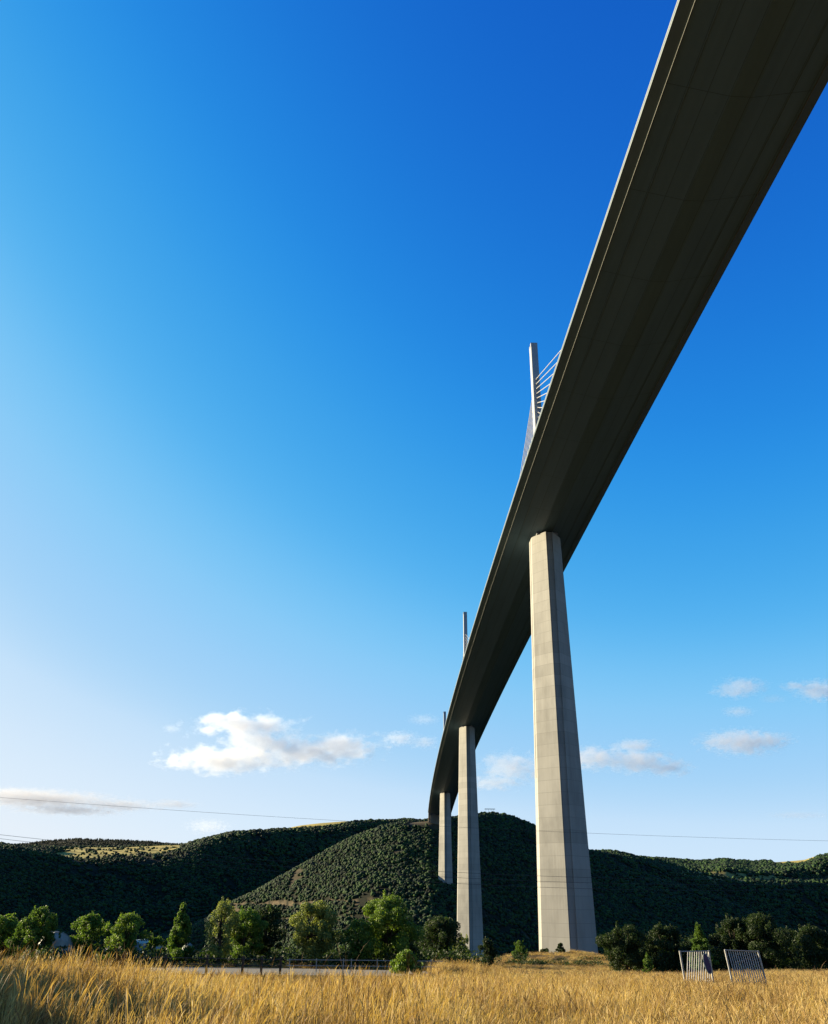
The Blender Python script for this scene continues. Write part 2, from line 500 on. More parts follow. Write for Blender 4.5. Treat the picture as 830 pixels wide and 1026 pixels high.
# unit crown of a broadleaf wood tree seen from afar: a lumpy mass of leaf bunches
def ico(sub):
    import bmesh
    bm = bmesh.new()
    bmesh.ops.create_icosphere(bm, subdivisions=sub, radius=1)
    V = np.array([v.co[:] for v in bm.verts]); Fv = np.array([[v.index for v in f.verts] for f in bm.faces])
    bm.free()
    return V, Fv
def crown_mesh(seed, conifer=False):
    q = np.random.default_rng(seed)
    V, Fv = ico(3)
    c = q.normal(size=(22, 3)); c /= np.linalg.norm(c, axis=1)[:, None]
    amp = q.uniform(.25, 1.15, 22)
    dp = V @ c.T
    r = .52 + .52 * np.max(amp * np.clip((dp - .66) / .34, 0, 1) ** .6, axis=1) + q.normal(0, .085, len(V))
    V = V * r[:, None]
    if conifer:
        h = (V[:, 2] + 1) / 2
        V[:, :2] *= (1.15 - h)[:, None] * 1.0
        V[:, 2] = h * 2.6
    else:
        V[:, 2] = V[:, 2] * .92 + .62
    return np_mesh('crown', V, Fv, m_pine if conifer else m_forest)
crowns = [crown_mesh(100 + k) for k in range(6)] + [crown_mesh(200 + k, True) for k in range(2)]

def sample_wood(y0, y1, per):
    area = .5 * (y1 ** 2 - y0 ** 2) * 1.14
    n = int(area / per)
    Y = np.sqrt(rng.uniform(y0 ** 2, y1 ** 2, n))
    t = rng.uniform(-.57, .57, n)
    return t * Y, Y
xs, ys, ss = [], [], []
for y0, y1, per, s in ((380, 800, 60, 3.0), (800, 1300, 5.5, 1.55), (1300, 1700, 10, 2.0), (1700, 2500, 26, 2.9), (2500, 3800, 60, 4.2)):
    X, Y = sample_wood(y0, y1, per)
    xs.append(X); ys.append(Y); ss.append(np.full(len(X), s))
X, Y, S = np.concatenate(xs), np.concatenate(ys), np.concatenate(ss)
Z, W, P, YY = land(X, Y, True)
g_, b_ = cover(X, Y, Z, W, P, YY)
keep = (g_ < .3) & (b_ < .25) & (W > 0)
# thin wood where the ground is stony
thin = fbm(X / 45, Y / 45, 91, 3)
keep &= ~((thin > .17) & (rng.uniform(size=len(X)) < .75))
keep &= ~((W == 1) & (P > 54) & (P < 186) & (Y > interp(RIDGES['west'][1], P) - 30) & (rng.uniform(size=len(X)) < .75))
rock = fbm(X / 24, Y / 24, 95, 3)
keep &= ~((W == 5) & (rock > .25))
# the open strip is dotted with scrub; the bridge corridor is kept clear near the piers
pr = rng.uniform(size=len(X))
keep |= (g_ > .3) & (g_ < .7) & (W > 0) & (pr < .12)
keep |= (g_ > .9) & (W == 2) & (pr < .02)
X, Y, Z, S, W, P = [q[keep] for q in (X, Y, Z, S, W, P)]
n = len(X)
sc_ = S * np.clip(rng.lognormal(0, .34, n), .4, 1.7)
con = (W == 3) | (rng.uniform(size=n) < .02)
idx = np.where(con, rng.integers(6, 8, n), rng.integers(0, 6, n))
scl = np.stack([sc_ * rng.uniform(.85, 1.2, n), sc_ * rng.uniform(.85, 1.2, n), sc_ * rng.uniform(.75, 1.1, n)], -1)
scl[con] *= np.array([.5, .5, .55])
rot = np.stack([rng.normal(0, .1, n), rng.normal(0, .1, n), rng.uniform(0, 2 * PI, n)], -1)
scatter('forest', np.stack([X, Y, Z - .2], -1), rot, scl, idx, crowns, 'dense scrub oak wood covering the valley sides')
print('forest', n)

# ------------------------------------------------------------------ the field grass
def tuft(seed, m, stems=24, h=.95, spread=.22, head=True):
    q = np.random.default_rng(seed)
    V, Fv = [], []
    for s in range(stems):
        a = q.uniform(0, 2 * PI); r = spread * math.sqrt(q.uniform())
        p0 = np.array([r * math.cos(a), r * math.sin(a), -.05])
        hh = h * q.uniform(.55, 1.1)
        seedh = head and q.uniform() < .6
        lean = np.array([.13 + q.normal(0, .13), q.normal(0, .12), 0]) * hh
        w = q.uniform(.003, .006) if seedh else q.uniform(.0035, .008)
        th = q.uniform(0, PI)
        sd = np.array([math.cos(th), math.sin(th), 0])
        pts = [p0, p0 + lean * .18 + np.array([0, 0, hh * .42]), p0 + lean * .55 + np.array([0, 0, hh * .78]), p0 + lean * 1.15 + np.array([0, 0, hh])]
        ws = [w, w * .9, w * .7, w * .25]
        if seedh:
            pts.append(p0 + lean * 1.45 + np.array([0, 0, hh * 1.10]))
            pts.append(p0 + lean * 1.85 + np.array([0, 0, hh * 1.17]))
            ws = [w, w * .8, w * .7, w * .7, w * 1.9, w * .4]
        b = len(V)
        for p, ww in zip(pts, ws):
            V += [p - sd * ww, p + sd * ww]
        for k in range(len(pts) - 1):
            Fv.append((b + 2 * k, b + 2 * k + 1, b + 2 * k + 3, b + 2 * k + 2))
    return np_mesh('tuft', np.array(V), np.array(Fv), m)
m_weed = leafmat('dry weed', [(.16, .09, .05), (.26, .15, .08), (.38, .25, .13)], .2, .8, False)
tufts = [tuft(300 + k, m_grass) for k in range(5)] + [tuft(320 + k, m_grass, 30, .62, .3, False) for k in range(3)] + [tuft(340 + k, m_grassd, 24, .7, .25, False) for k in range(2)] + [tuft(360 + k, m_weed, 9, 1.25, .12) for k in range(2)]
ROAD_Y0, ROAD_Y1 = 67.5, 92.0
xs, ys, ss, ws = [], [], [], []
for y0, y1, dens, s, w in ((1.5, 16, 5, 1.0, 1.0), (16, 34, 15, 1.0, .9), (34, 62, 11, .92, 1.0), (62, 110, 6, .85, 1.4), (110, 300, 2.2, .75, 2.4)):
    area = .5 * (y1 ** 2 - y0 ** 2) * 1.3
    n = int(area * dens)
    Y = np.sqrt(rng.uniform(y0 ** 2, y1 ** 2, n)); t = rng.uniform(-.65, .65, n)
    xs.append(t * Y); ys.append(Y); ss.append(np.full(n, s)); ws.append(np.full(n, w))
X, Y, S, Wd = [np.concatenate(q) for q in (xs, ys, ss, ws)]
Z, W, P, YY = land(X, Y, True)
edge = interp(EDGE, P)
keep = (W == 0) & (Y < edge - 4)
keep &= ~((Y > ROAD_Y0 - .5) & (Y < ROAD_Y1 + .5) & (X < 2 + 2 * fbm(X / 4, Y / 4, 5)))
patch = fbm(X / 9, Y / 9, 61, 3)
pick = rng.uniform(size=len(X))
low = (patch < -.12) | (Y < 13)
# the grass by the road and left of centre is shorter
short = np.clip(1.0 - .50 * np.exp(-((P - 295) / 135) ** 4) * np.clip((Y - 28) / 10, 0, 1), .4, 1)
short = short * (1 - .26 * np.exp(-((P - 728) / 62) ** 4) * ((Y > 38) & (Y < 61)))
short = short * (1 - .25 * np.clip((P - 400) / 120, 0, 1))
keep &= ~((Y > 150) & (patch > .02))
X, Y, Z, S, Wd, P, patch, pick, low, short = [q[keep] for q in (X, Y, Z, S, Wd, P, patch, pick, low, short)]
n = len(X)
idx = rng.integers(0, 5, n)
idx = np.where(pick < .30, rng.integers(5, 8, n), idx)
greenp = np.where(fbm(X / 5, Y / 5, 66, 3) > .16, .45, .05) * np.where(P < 330, .8, .5)
idx = np.where(rng.uniform(size=n) < greenp, rng.integers(8, 10, n), idx)
wd = (rng.uniform(size=n) < .022 * (1 + 5 * np.clip(fbm(X / 6, Y / 6, 71, 3), 0, 1)))
idx = np.where(wd, rng.integers(10, 12, n), idx)
hs = S * short * rng.uniform(.6, 1.25, n) * (1 + .8 * patch) * (1 + .12 * np.exp(-((P - 40) / 90) ** 2) * (Y < 40)) * np.where(Y < 12, .55, 1)
scl = np.stack([Wd, Wd, hs], -1)
scl[:, 0] *= rng.uniform(.8, 1.2, n)
rot = np.stack([rng.normal(0, .06, n), rng.normal(0, .06, n), rng.normal(0, .9, n)], -1)
scatter('field_grass', np.stack([X, Y, Z], -1), rot, scl, idx, tufts, 'tall dry golden grass with drooping seed heads')
print('tufts', n)

# ------------------------------------------------------------------ the viaduct
X1, Y1, HEAD, KAP, Z1, G1, G2 = 51.169, 297.41, -.034804, 4.8847e-5, 132.01, -.030055, -3.19e-6
def axis(s):
    th = HEAD + KAP * s
    x = X1 + math.sin(HEAD) * s + KAP * math.cos(HEAD) * s * s / 2
    y = Y1 + math.cos(HEAD) * s - KAP * math.sin(HEAD) * s * s / 2
    return x, y, Z1 + G1 * s + G2 * s * s, th
via = tag(empty('viaduct', (X1, Y1, ground(X1, Y1))), 'cable-stayed road viaduct on tall tapering concrete piers crossing the valley', 'viaduct')
def under(o):
    """make o (built in world space) a child of the viaduct without moving it"""
    o.parent = via
    o.matrix_parent_inverse = Matrix.Translation(-Vector(via.location))
    return o
# deck: a shallow hull of painted steel with fairings, cornices and wind screens
S0, S1 = -640.0, 684 + 203.0
ss = np.arange(S0, S1 + .1, 7.27)
def strip(profile, name, m, cap=False, closed=False):
    rings, uv = [], []
    cum = [0]
    for a, b in zip(profile[:-1], profile[1:]):
        cum.append(cum[-1] + math.hypot(b[0] - a[0], b[1] - a[1]))
    for s in ss:
        x, y, z, th = axis(s)
        rings.append([(x + o * math.cos(th), y - o * math.sin(th), z + h) for o, h in profile])
    mb = MB()
    mb.loft(rings, cap, closed)
    ob = mb.build(name, m)
    lay = ob.data.uv_layers.new(name='UVMap')
    n = len(profile)
    vs = np.zeros(len(ob.data.loops), np.int32)
    ob.data.loops.foreach_get('vertex_index', vs)
    uvs = np.stack([ss[vs // n], np.array(cum)[vs % n]], -1).astype(np.float32)
    lay.data.foreach_set('uv', uvs.ravel())
    return ob
deck = under(strip([(-13.7, -1.5), (-2.1, -4.15), (2.1, -4.15), (13.7, -1.5), (13.7, -.35), (-13.7, -.35)], 'deck', m_steel, True, True))
for sgn in (-1, 1):
    q = [(13.74, -1.52), (16.02, -.86), (16.08, -.60), (15.6, -.30), (13.74, -.36)]
    f = strip([(sgn * a, b) for a, b in q], 'edge_fairing', m_fair, True, True)
    f.parent = deck
    t_ = strip([(sgn * a, b) for a, b in ((13.60, -1.66), (13.72, -1.68), (13.72, -1.54), (13.60, -1.53))], 'drip_rail', m_rail, True, True)
    t_.parent = deck
    w = strip([(sgn * a, b) for a, b in ((15.98, -.55), (16.12, -.45), (16.13, -.05), (16.05, -.05), (16.05, -.40), (15.94, -.48))], 'wind_screen', m_screen, True, True)
    w.parent = deck
for g_o in (-9.6, 9.6):
    gr = strip([(g_o - .06, -2.48), (g_o + .06, -2.48), (g_o + .06, -2.30), (g_o - .06, -2.30)], 'gantry_rail', m_fair, True, True)
    gr.parent = deck
rw = strip([(-13.6, -.33), (-1.6, -.28), (1.6, -.28), (13.6, -.33)], 'roadway', m_asph)
rw.parent = deck

def pier_section(w, L0=9.0, c=2.7, g=1.25, rec=.7):
    h = w / 2
    return [(-h, -c), (-g, -L0), (-g * .92, -L0 + rec), (g * .92, -L0 + rec), (g, -L0), (h, -c), (h, c), (g, L0), (g * .92, L0 - rec), (-g * .92, L0 - rec), (-g, L0), (-h, c)]
def shaft_section(w, sg, c=2.7, g=1.25, L0=9.0, rec=.7, inner=.35):
    h = w / 2
    p = [(-h, -c), (-g, -L0), (-g * .92, -L0 + rec), (g * .92, -L0 + rec), (g, -L0), (h, -c), (h, -inner), (-h, -inner)]
    return p if sg < 0 else [(a, -b) for a, b in reversed(p)]
def make_pier(s, foot):
    x, y, z, th = axis(s)
    top = z - 4.75
    mb = MB()
    M = Matrix.Translation((x, y, 0)) @ Matrix.Rotation(-th, 4, 'Z')
    def ring(sec, zz):
        return [M @ Vector((a, b, zz)) for a, b in sec]
    wid = lambda zz: 11.2 + .0470 * (top - zz)
    split = max(top - 90, foot + 12)
    zs = np.linspace(foot, split, 12)
    mb.loft([ring(pier_section(wid(q)), q) for q in zs])
    for sg in (-1, 1):
        rings = [ring(shaft_section(wid(q), sg), q) for q in np.linspace(split + .0, top, 14)]
        mb.loft(rings)
    p = under(mb.build('pier', m_conc))
    for sg in (-1, 1):
        for e in (-3.2, 3.2):
            b = MB()
            b.box(e - .9, e + .9, sg * 5.2 - 1.0, sg * 5.2 + 1.0, top + .003, top + .42, M)
            b.box(e - .6, e + .6, sg * 5.2 - .7, sg * 5.2 + .7, top + .42, z - 3.95 + (abs(e) - 2.1) * .22, M)
            bo = b.build('bearing', m_galv)
            bo.parent = p
    return p
def make_pylon(s):
    x, y, z, th = axis(s)
    slope = math.atan(G1)
    M = Matrix.Translation((x, y, z - .4)) @ Matrix.Rotation(-th, 4, 'Z')
    def hexa(cy_, w, l, zz):
        h, k = w / 2, l / 2
        return [M @ Vector(q) for q in ((-h, cy_ - k * .93, zz), (-h * .9, cy_ - k, zz), (h * .9, cy_ - k, zz), (h, cy_ - k * .93, zz), (h, cy_ + k * .93, zz), (h * .9, cy_ + k, zz), (-h * .9, cy_ + k, zz), (-h, cy_ + k * .93, zz))]
    mb = MB()
    for sg in (-1, 1):
        mb.loft([hexa(sg * q[1], q[2], q[3], q[0]) for q in ((-.2, 16.0, 4.6, 4.4), (12, 11.2, 4.2, 4.0), (26, 5.6, 3.7, 3.6), (39, 1.15, 3.3, 2.3))])
    mb.loft([hexa(0, q[1], q[2], q[0]) for q in ((36, 3.34, 4.7), (52, 3.15, 4.4), (70, 3.0, 4.2), (86.4, 2.9, 4.0))])
    for sg in (-1, 1):
        mb.loft([hexa(sg * 1.25, 2.9, 1.5, zz) for zz in (86.3, 88.3)])
    p = under(mb.build('pylon', m_pylon))
    for sg in (-1, 1):
        for k in range(11):
            zt = 69.5 - 2.35 * (10 - k) * 1.0
            sd = 34 + 12.5 * k
            cb = MB().tube([M @ Vector((0, sg * 1.9, zt)), M @ Vector((0, sg * sd, .45 + G1 * sg * sd))], .16, 6)
            # box the anchor on the mast
            cb.tube([M @ Vector((0, sg * 1.7, zt + .1)), M @ Vector((0, sg * 3.3, zt - .9))], .32, 6)
            c_ = cb.build('stay_cable', m_cable)
            c_.parent = p
    return p
for k, s in enumerate((0.0, 342.0, 684.0)):
    x, y, z, th = axis(s)
    zz = land(np.array([x - 8, x + 8, x, x]), np.array([y, y, y - 10, y + 10]))
    make_pier(s, float(zz.min()) - 4)
    make_pylon(s)
# abutment on the hill
x, y, z, th = axis(S1)
M = Matrix.Translation((x, y, z)) @ Matrix.Rotation(-th, 4, 'Z')
ab = MB()
gz = ground(x, y)
ab.box(-13.0, 13.0, -6, 10, gz - z - 14, -4.6, M)
ab.box(-15.6, -13.0, -3, 14, gz - z - 14, -.9, M)
ab.box(13.0, 15.6, -3, 14, gz - z - 14, -.9, M)
ab.box(-13.0, 13.0, 1.2, 10, -4.6, -.5, M)
under(ab.build('abutment', m_abut))
print('abutment deck z', z, 'ground', gz)
tag(via)

# ------------------------------------------------------------------ power lines crossing in front of the piers
def wire(pts, rad, label):
    w = []
    for (px, py, Yd) in pts:
        a_, b_2 = spot(px, py, Yd)
        w.append((a_, Yd, b_2))
    w = np.array(w)
    cz = np.polyfit(w[:, 0], w[:, 2], 2); cy_ = np.polyfit(w[:, 0], w[:, 1], 1)
    xs_ = np.linspace(-190, 260, 60)
    P_ = [(q, np.polyval(cy_, q), np.polyval(cz, q)) for q in xs_]
    o = MB().tube(P_, rad, 5).build('power_line', m_wire, smooth=True)
    o.location = (0, 0, 0)
    return tag(o, label, 'power line', 'overhead wires strung across the valley mouth')
wire([(0, 799, 215), (465, 829.5, 240), (830, 842.5, 260)], .030, 'topmost overhead wire, the single thin line sagging across the pale sky')
for k, dy in enumerate((0, 5.3, 11.2)):
    wire([(0, 836.5 + dy * .75, 205), (465, 874.5 + dy, 232), (552, 878.3 + dy, 240)], .04,
         ('uppermost of the three close overhead wires crossing the pier shafts low down', 'middle one of the three close overhead wires crossing the pier shafts', 'lowest of the three close overhead wires crossing the pier shafts')[k])

# ------------------------------------------------------------------ track, fences, gates, tents
xs_ = np.linspace(-70, 1.5, 60); ys_ = np.linspace(ROAD_Y0, ROAD_Y1, 14)
XX, YY_ = np.meshgrid(xs_, ys_)
ZZ = land(XX, YY_) + .05
V = np.stack([XX, YY_, ZZ], -1).reshape(-1, 3)
i, j = np.meshgrid(np.arange(13), np.arange(59), indexing='ij')
Fq = np.stack([i * 60 + j, i * 60 + j + 1, (i + 1) * 60 + j + 1, (i + 1) * 60 + j], -1).reshape(-1, 4)
tag(link('track', np_mesh('track', V, Fq, m_road)), 'pale gravel track behind the grass', kind='structure')

def post_rail(name, x0, x1, y, h, posts, pr_, rails, rr, mpost, mrail, label, cat):
    r0 = tag(empty(name, ((x0 + x1) / 2, y, ground((x0 + x1) / 2, y))), label, cat)
    inv = -Vector(r0.location)
    for px_ in posts:
        g = ground(px_, y)
        b = MB()
        b.box(px_ - pr_, px_ + pr_, y - pr_, y + pr_, g - .3, g + h + .1)
        o = b.build('post', mpost, r0); o.location = inv
    for rh in rails:
        n = 14
        P_ = [(x0 + (x1 - x0) * k / n, y - pr_ - rr - .005, ground(x0 + (x1 - x0) * k / n, y) + rh) for k in range(n + 1)]
        o = MB().tube(P_, rr, 6).build('rail', mrail, r0); o.location = inv
    return r0
fy = 66.5
post_rail('paddock_fence', spot(120, 970, fy)[0], spot(283, 970, fy)[0], fy, 1.25, [spot(q, 970, fy)[0] for q in (122, 165, 207, 243, 262, 281)], .075, (1.15, .75), .03, m_wood, m_dark,
          'dark post and rail fence beside the pale track behind the tall grass', 'fence')
fy2 = 72.0
post_rail('guard_rail', spot(287, 970, fy2)[0], spot(444, 970, fy2)[0], fy2, .9, [spot(q, 970, fy2)[0] for q in (290, 317, 344, 352, 378, 405, 432)], .03, (.9, .5), .026, m_galv, m_galv,
          'thin pale metal railing along the track, ending at the bright green bush', 'railing')

def slat_gate(name, xa, xb, ya, yb, h, skew, count, label, plate=False):
    ga, gb = ground(xa, ya), ground(xb, yb)
    r0 = tag(empty(name, ((xa + xb) / 2, (ya + yb) / 2, (ga + gb) / 2)), label, 'gate', 'slatted metal gates standing in the grass')
    inv = -Vector(r0.location)
    A, B = Vector((xa, ya, ga)), Vector((xb, yb, gb))
    d = (B - A); nrm = Vector((d.y, -d.x, 0)).normalized()
    def at_(u, z):
        return A + d * u + Vector((0, 0, z))
    lf = skew[0]
    for u, l_ in ((0, skew[0]), (1, skew[1])):
        o = MB().tube([at_(u, -.3), at_(u + l_, h + .04)], .065, 8).build('stile', m_galv, r0); o.location = inv
    for z in (.35, h):
        a_, b_2 = skew[0] * z / h, 1 + skew[1] * z / h
        o = MB().tube([at_(a_, z) + nrm * .05, at_(b_2, z) + nrm * .05], .032, 6).build('rail', m_galv, r0); o.location = inv
    n = count
    for k in range(1, n):
        u = k / n
        t_ = u + skew[2]
        p0, p1 = at_(u - skew[2] * .4, .10), at_(min(max(t_, skew[0]), 1 + skew[1]), h - .03)
        w = d.normalized() * .027
        vs = []
        for p in (p0, p1):
            for a_, b_2 in ((-1, -.012), (1, -.012), (1, .012), (-1, .012)):
                vs.append(p + w * a_ - nrm * (.03 - b_2))
        o = MB().add(vs, [(0, 3, 2, 1), (4, 5, 6, 7), (0, 1, 5, 4), (1, 2, 6, 5), (2, 3, 7, 6), (3, 0, 4, 7)]).build('slat', m_slat, r0); o.location = inv
    if plate:
        # oval sign with a pale rim, fixed on the camera side of the slats
        c_ = at_(.80, h * .66) + nrm * .12
        e = d.normalized()
        def oval(rw, rh, t0, t1):
            rings = []
            for t in (t0, t1):
                rings.append([c_ + nrm * t + e * (rw * math.cos(2 * PI * k / 28) - .13 * math.sin(2 * PI * k / 28)) + Vector((0, 0, rh * math.sin(2 * PI * k / 28))) for k in range(28)])
            return MB().loft(rings)
        pl = oval(.27, .62, 0, .03).build('sign_rim', m_white, r0); pl.location = inv
        fc = oval(.20, .55, .034, .05).build('sign_face', m_purple, r0); fc.location = inv
    return r0
gy = 60.0
slat_gate('slatted_gate', spot(686.5, 975, gy)[0], spot(713, 965, gy + .7)[0], gy, gy + .7, spot(684, 953.5, gy)[1] - ground(spot(686.5, 975, gy)[0], gy), (-.10, -.04, .12), 12,
          'slatted metal gate with an oval purple sign, half sunk in golden grass', True)
slat_gate('slatted_gate', spot(734, 975, gy + .6)[0], spot(768, 975, gy)[0], gy + .6, gy, spot(750, 953, gy)[1] - ground(spot(750, 975, gy)[0], gy), (-.13, -.15, -.10), 15,
          'wider slatted metal gate without a sign, its slats standing clear in golden grass')

def tunnel(name, px, Yd, wid, hgt, ln, rz, m, label, nf=7):
    x = spot(px, 945, Yd)[0]
    r0 = tag(empty(name, (x, Yd, ground(x, Yd)), rz), label, 'tent', 'pale low shelters among the trees')
    prof = [(-wid / 2, 0)] + [(-wid / 2 * math.cos(PI * k / nf), .35 * hgt + .65 * hgt * math.sin(PI * k / nf)) for k in range(nf + 1)] + [(wid / 2, 0)]
    mb = MB()
    rings = []
    for v, s in ((-ln / 2 - 1.0, .42), (-ln / 2 - .6, .80), (-ln / 2, 1.0), (-ln / 6, 1.0), (ln / 6, .985), (ln / 2, 1.0), (ln / 2 + .6, .80), (ln / 2 + 1.0, .42)):
        rings.append([(a * s, v, b * s) for a, b in prof])
    mb.loft(rings)
    mb.build('cover_sheet', m, r0)
    for v in (-ln / 2, ln / 2):
        MB().tube([(a * 1.01, v, b * 1.01) for a, b in prof], .04, 6).build('hoop', m_galv, r0)
    d = MB()
    d.box(-.55, .55, -ln / 2 - 1.05, -ln / 2 - 1.01, .05, hgt * .40)
    d.build('door_flap', m_tent, r0)
    return r0
tunnel('shelter_tent', 55, 94, 3.3, 3.1, 2.6, .55, m_tent, 'pale rounded shelter with a cream side, between the leftmost trees')
tunnel('shelter_tent', 119, 97, 2.6, 2.5, 3.4, .2, m_white, 'small white rounded shelter under the round green trees')
tunnel('shelter_tent', 141, 99, 3.4, 2.6, 4.5, -.2, m_white, 'longer white rounded shelter, right beside the small white one')
tunnel('shelter_tent', 189, 104, 1.5, 2.3, 1.6, .3, m_tent, 'little pale green dome tent below the pointed green tree', 9)

# ------------------------------------------------------------------ trees near the field
def leaves(centers, radii, count, size, q, flat=.0, upright=0.0):
    """leaf quads spread through leaf bunches"""
    w = radii[:, 0] * radii[:, 1] * radii[:, 2]
    w = w ** .75
    ci = q.choice(len(centers), count, p=w / w.sum())
    d = q.normal(size=(count, 3)); d /= np.linalg.norm(d, axis=1)[:, None]
    r = q.uniform(.25, 1, count) ** .5
    p = centers[ci] + d * radii[ci] * r[:, None]
    n_ = d * .6 + q.normal(size=(count, 3)) * .7
    n_ /= np.linalg.norm(n_, axis=1)[:, None]
    a = np.cross(n_, q.normal(size=(count, 3)) * (1 - upright) + np.array([0, 0, 1]) * upright * 2); a /= np.linalg.norm(a, axis=1)[:, None] + 1e-9
    b = np.cross(n_, a)
    s = size * q.uniform(.6, 1.3, count)
    a, b = a * (s * .55)[:, None], b * s[:, None]
    V = np.stack([p - b, p + a * .9, p + b, p - a * .9], 1).reshape(-1, 3)
    tone = np.clip(q.normal(.5, .2, count) + q.normal(0, .18, len(centers))[ci], 0, 1)
    return V, np.repeat(tone, 4)
def leaf_obj(name, V, tone, m, parent):
    me = np_mesh(name, V, np.arange(len(V)).reshape(-1, 4), m)
    a = me.attributes.new('tone', 'FLOAT', 'POINT')
    a.data.foreach_set('value', tone.astype(np.float32))
    return link(name, me, parent)
def make_tree(px, top, wpx, Yd, kind, label, cat='tree', name='tree', seed=0, shape='round', leaf=.17, dens=1.0, group='trees and bushes along the edge of the field'):
    q = np.random.default_rng(1000 + seed)
    x = spot(px, 945, Yd)[0]
    g = ground(x, Yd)
    h = max(spot(px, top, Yd)[1] - g, .8)
    rw = wpx / 915 * Yd / 2
    root = tag(empty(name, (x, Yd, g)), label, cat, group)
    nb = 46 if shape != 'bush' else 26
    C, Rr = [], []
    z0 = {'round': .22, 'pointed': .15, 'airy': .18, 'bush': .05}[shape]
    for k in range(nb):
        u = (k + q.uniform()) / nb
        if shape == 'pointed':
            rr = (1.02 - u) ** .8
        elif shape == 'bush':
            rr = math.sqrt(max(0, 1 - (u * .95) ** 2))
        elif shape == 'airy':
            rr = .35 + .75 * math.sin(PI * min(1, u * 1.02 + .05)) ** .8
        else:
            rr = .25 + .85 * math.sin(PI * (.12 + .84 * u)) ** .75
        a_ = q.uniform(0, 2 * PI); rad = rw * rr * q.uniform(.2, .92) * (1 + .18 * math.sin(2 * a_ + seed))
        z = h * (z0 + (1 - z0) * u * .93)
        cr_ = max(.26, rw * q.uniform(.17, .36) * (1 if shape != 'pointed' else .5 + .6 * (1 - u)))
        C.append((rad * math.cos(a_), rad * math.sin(a_), min(z, h - cr_ * .55)))
        Rr.append((cr_, cr_, cr_ * q.uniform(.65, .95)))
    for k in range(22 if shape != 'bush' else 12):                 # loose upright shoots
        a_ = q.uniform(0, 2 * PI); u = q.uniform(.35, 1.0)
        rr = math.sqrt(max(.05, 1 - (2 * u - 1) ** 2)) if shape != 'pointed' else 1.0 - u * .9
        C.append((rw * rr * q.uniform(.55, 1.02) * math.cos(a_), rw * rr * q.uniform(.55, 1.02) * math.sin(a_), h * (z0 + (1 - z0) * u) * q.uniform(.93, 1.03)))
        sh = h * q.uniform(.05, .10)
        Rr.append((sh * .45, sh * .45, sh * 1.3))
    C, Rr = np.array(C), np.array(Rr)
    tb = MB()
    ht = h * (.85 if shape in ('pointed', 'airy') else .6)
    lean = q.normal(0, .05, 2) * h
    tr = .03 * h if shape != 'bush' else .02 * h
    tp = [(0, 0, -.3), (lean[0] * .3, lean[1] * .3, ht * .35), (lean[0] * .7, lean[1] * .7, ht * .7), (lean[0], lean[1], ht)]
    tb.tube(tp, [tr * 1.25, tr, tr * .65, tr * .2], 7)
    for k in range(0, nb, 2):
        u0 = q.uniform(.25, .8)
        p0 = Vector((lean[0] * u0, lean[1] * u0, ht * u0))
        p1 = Vector(C[k])
        mid = p0.lerp(p1, .55) + Vector((0, 0, .06 * h))
        tb.tube([p0, mid, p1], [tr * .42, tr * .28, tr * .1], 5)
    tb.build('trunk' if shape != 'bush' else 'stems', m_bark, root, smooth=True)
    area = rw * h
    leaf *= .72
    cnt = int(min(26000, max(900, dens * 420 * area / (leaf / .17) ** 2)))
    V, tone = leaves(C, Rr, cnt, leaf, q, upright=.6 if shape == 'bush' and kind == 'bright' else .0)
    leaf_obj('crown' if shape != 'bush' else 'foliage', V, tone, m_leaf[kind], root)
    return root
TREES = [
    (4, 918, 40, 92, 'green', 'leafy green tree cut by the left edge of the photo', 'round', .15, 1.0),
    (37, 910, 42, 90, 'green', 'green tree with feathery upright shoots, beside the cream sided shelter', 'airy', .15, 1.2),
    (88, 916, 36, 95, 'green', 'round dark-gapped green tree, left one of the pair over the white shelters', 'round', .15, .9),
    (125, 916, 44, 93, 'bright', 'round yellow-green tree, right one of the pair over the white shelters', 'round', .15, 1.1),
    (180, 906, 33, 96, 'green', 'pointed green tree standing alone above the little pale dome tent', 'pointed', .15, 1.1),
    (221, 902, 34, 95, 'pale', 'thin airy olive tree with bare upright twigs, left side of the dense clump', 'airy', .13, .5),
    (244, 911, 42, 98, 'green', 'green tree in the middle of the dense clump above the dark post fence', 'round', .15, 1.1),
    (268, 909, 36, 101, 'dark', 'dark green tree closing the right side of the dense clump', 'round', .15, 1.1),
    (315, 904, 47, 94, 'pale', 'pale olive round-topped tree standing apart above the metal railing', 'round', .14, 1.3),
    (388, 898, 54, 95, 'bright', 'tallest tree of the row, bright green and lit, left of the middle pier', 'round', .15, 1.2),
    (360, 922, 34, 93, 'green', 'lower green tree leaning against the left side of the tallest tree', 'round', .15, 1.1),
    (402, 918, 44, 98, 'dark', 'dark green tree filling in behind the right foot of the tallest tree', 'round', .15, 1.2),
    (441, 920, 50, 112, 'dark', 'broad dark green tree just left of the foot of the middle pier', 'round', .16, 1.3),
    (627, 928, 46, 150, 'dark', 'dark bushy tree nearest the right side of the big front pier', 'round', .19, 1.4),
    (668, 928, 40, 152, 'dark', 'dark rounded tree between the front pier and the purple-signed gate', 'round', .19, 1.3),
    (702, 927, 28, 142, 'green', 'small pointed green tree right behind the purple-signed gate', 'pointed', .18, 1.3),
    (736, 920, 42, 150, 'dark', 'tall dark green tree behind the gap between the two gates', 'round', .19, 1.3),
    (764, 917, 50, 148, 'dark', 'tallest dark tree on the right, rising behind the wider gate', 'round', .19, 1.3),
    (792, 932, 34, 160, 'dark', 'low dark tree in the dip right of the wider gate', 'round', .19, 1.3),
    (815, 928, 44, 150, 'dark', 'dark green tree cut by the right edge of the photo', 'round', .18, 1.3),
]
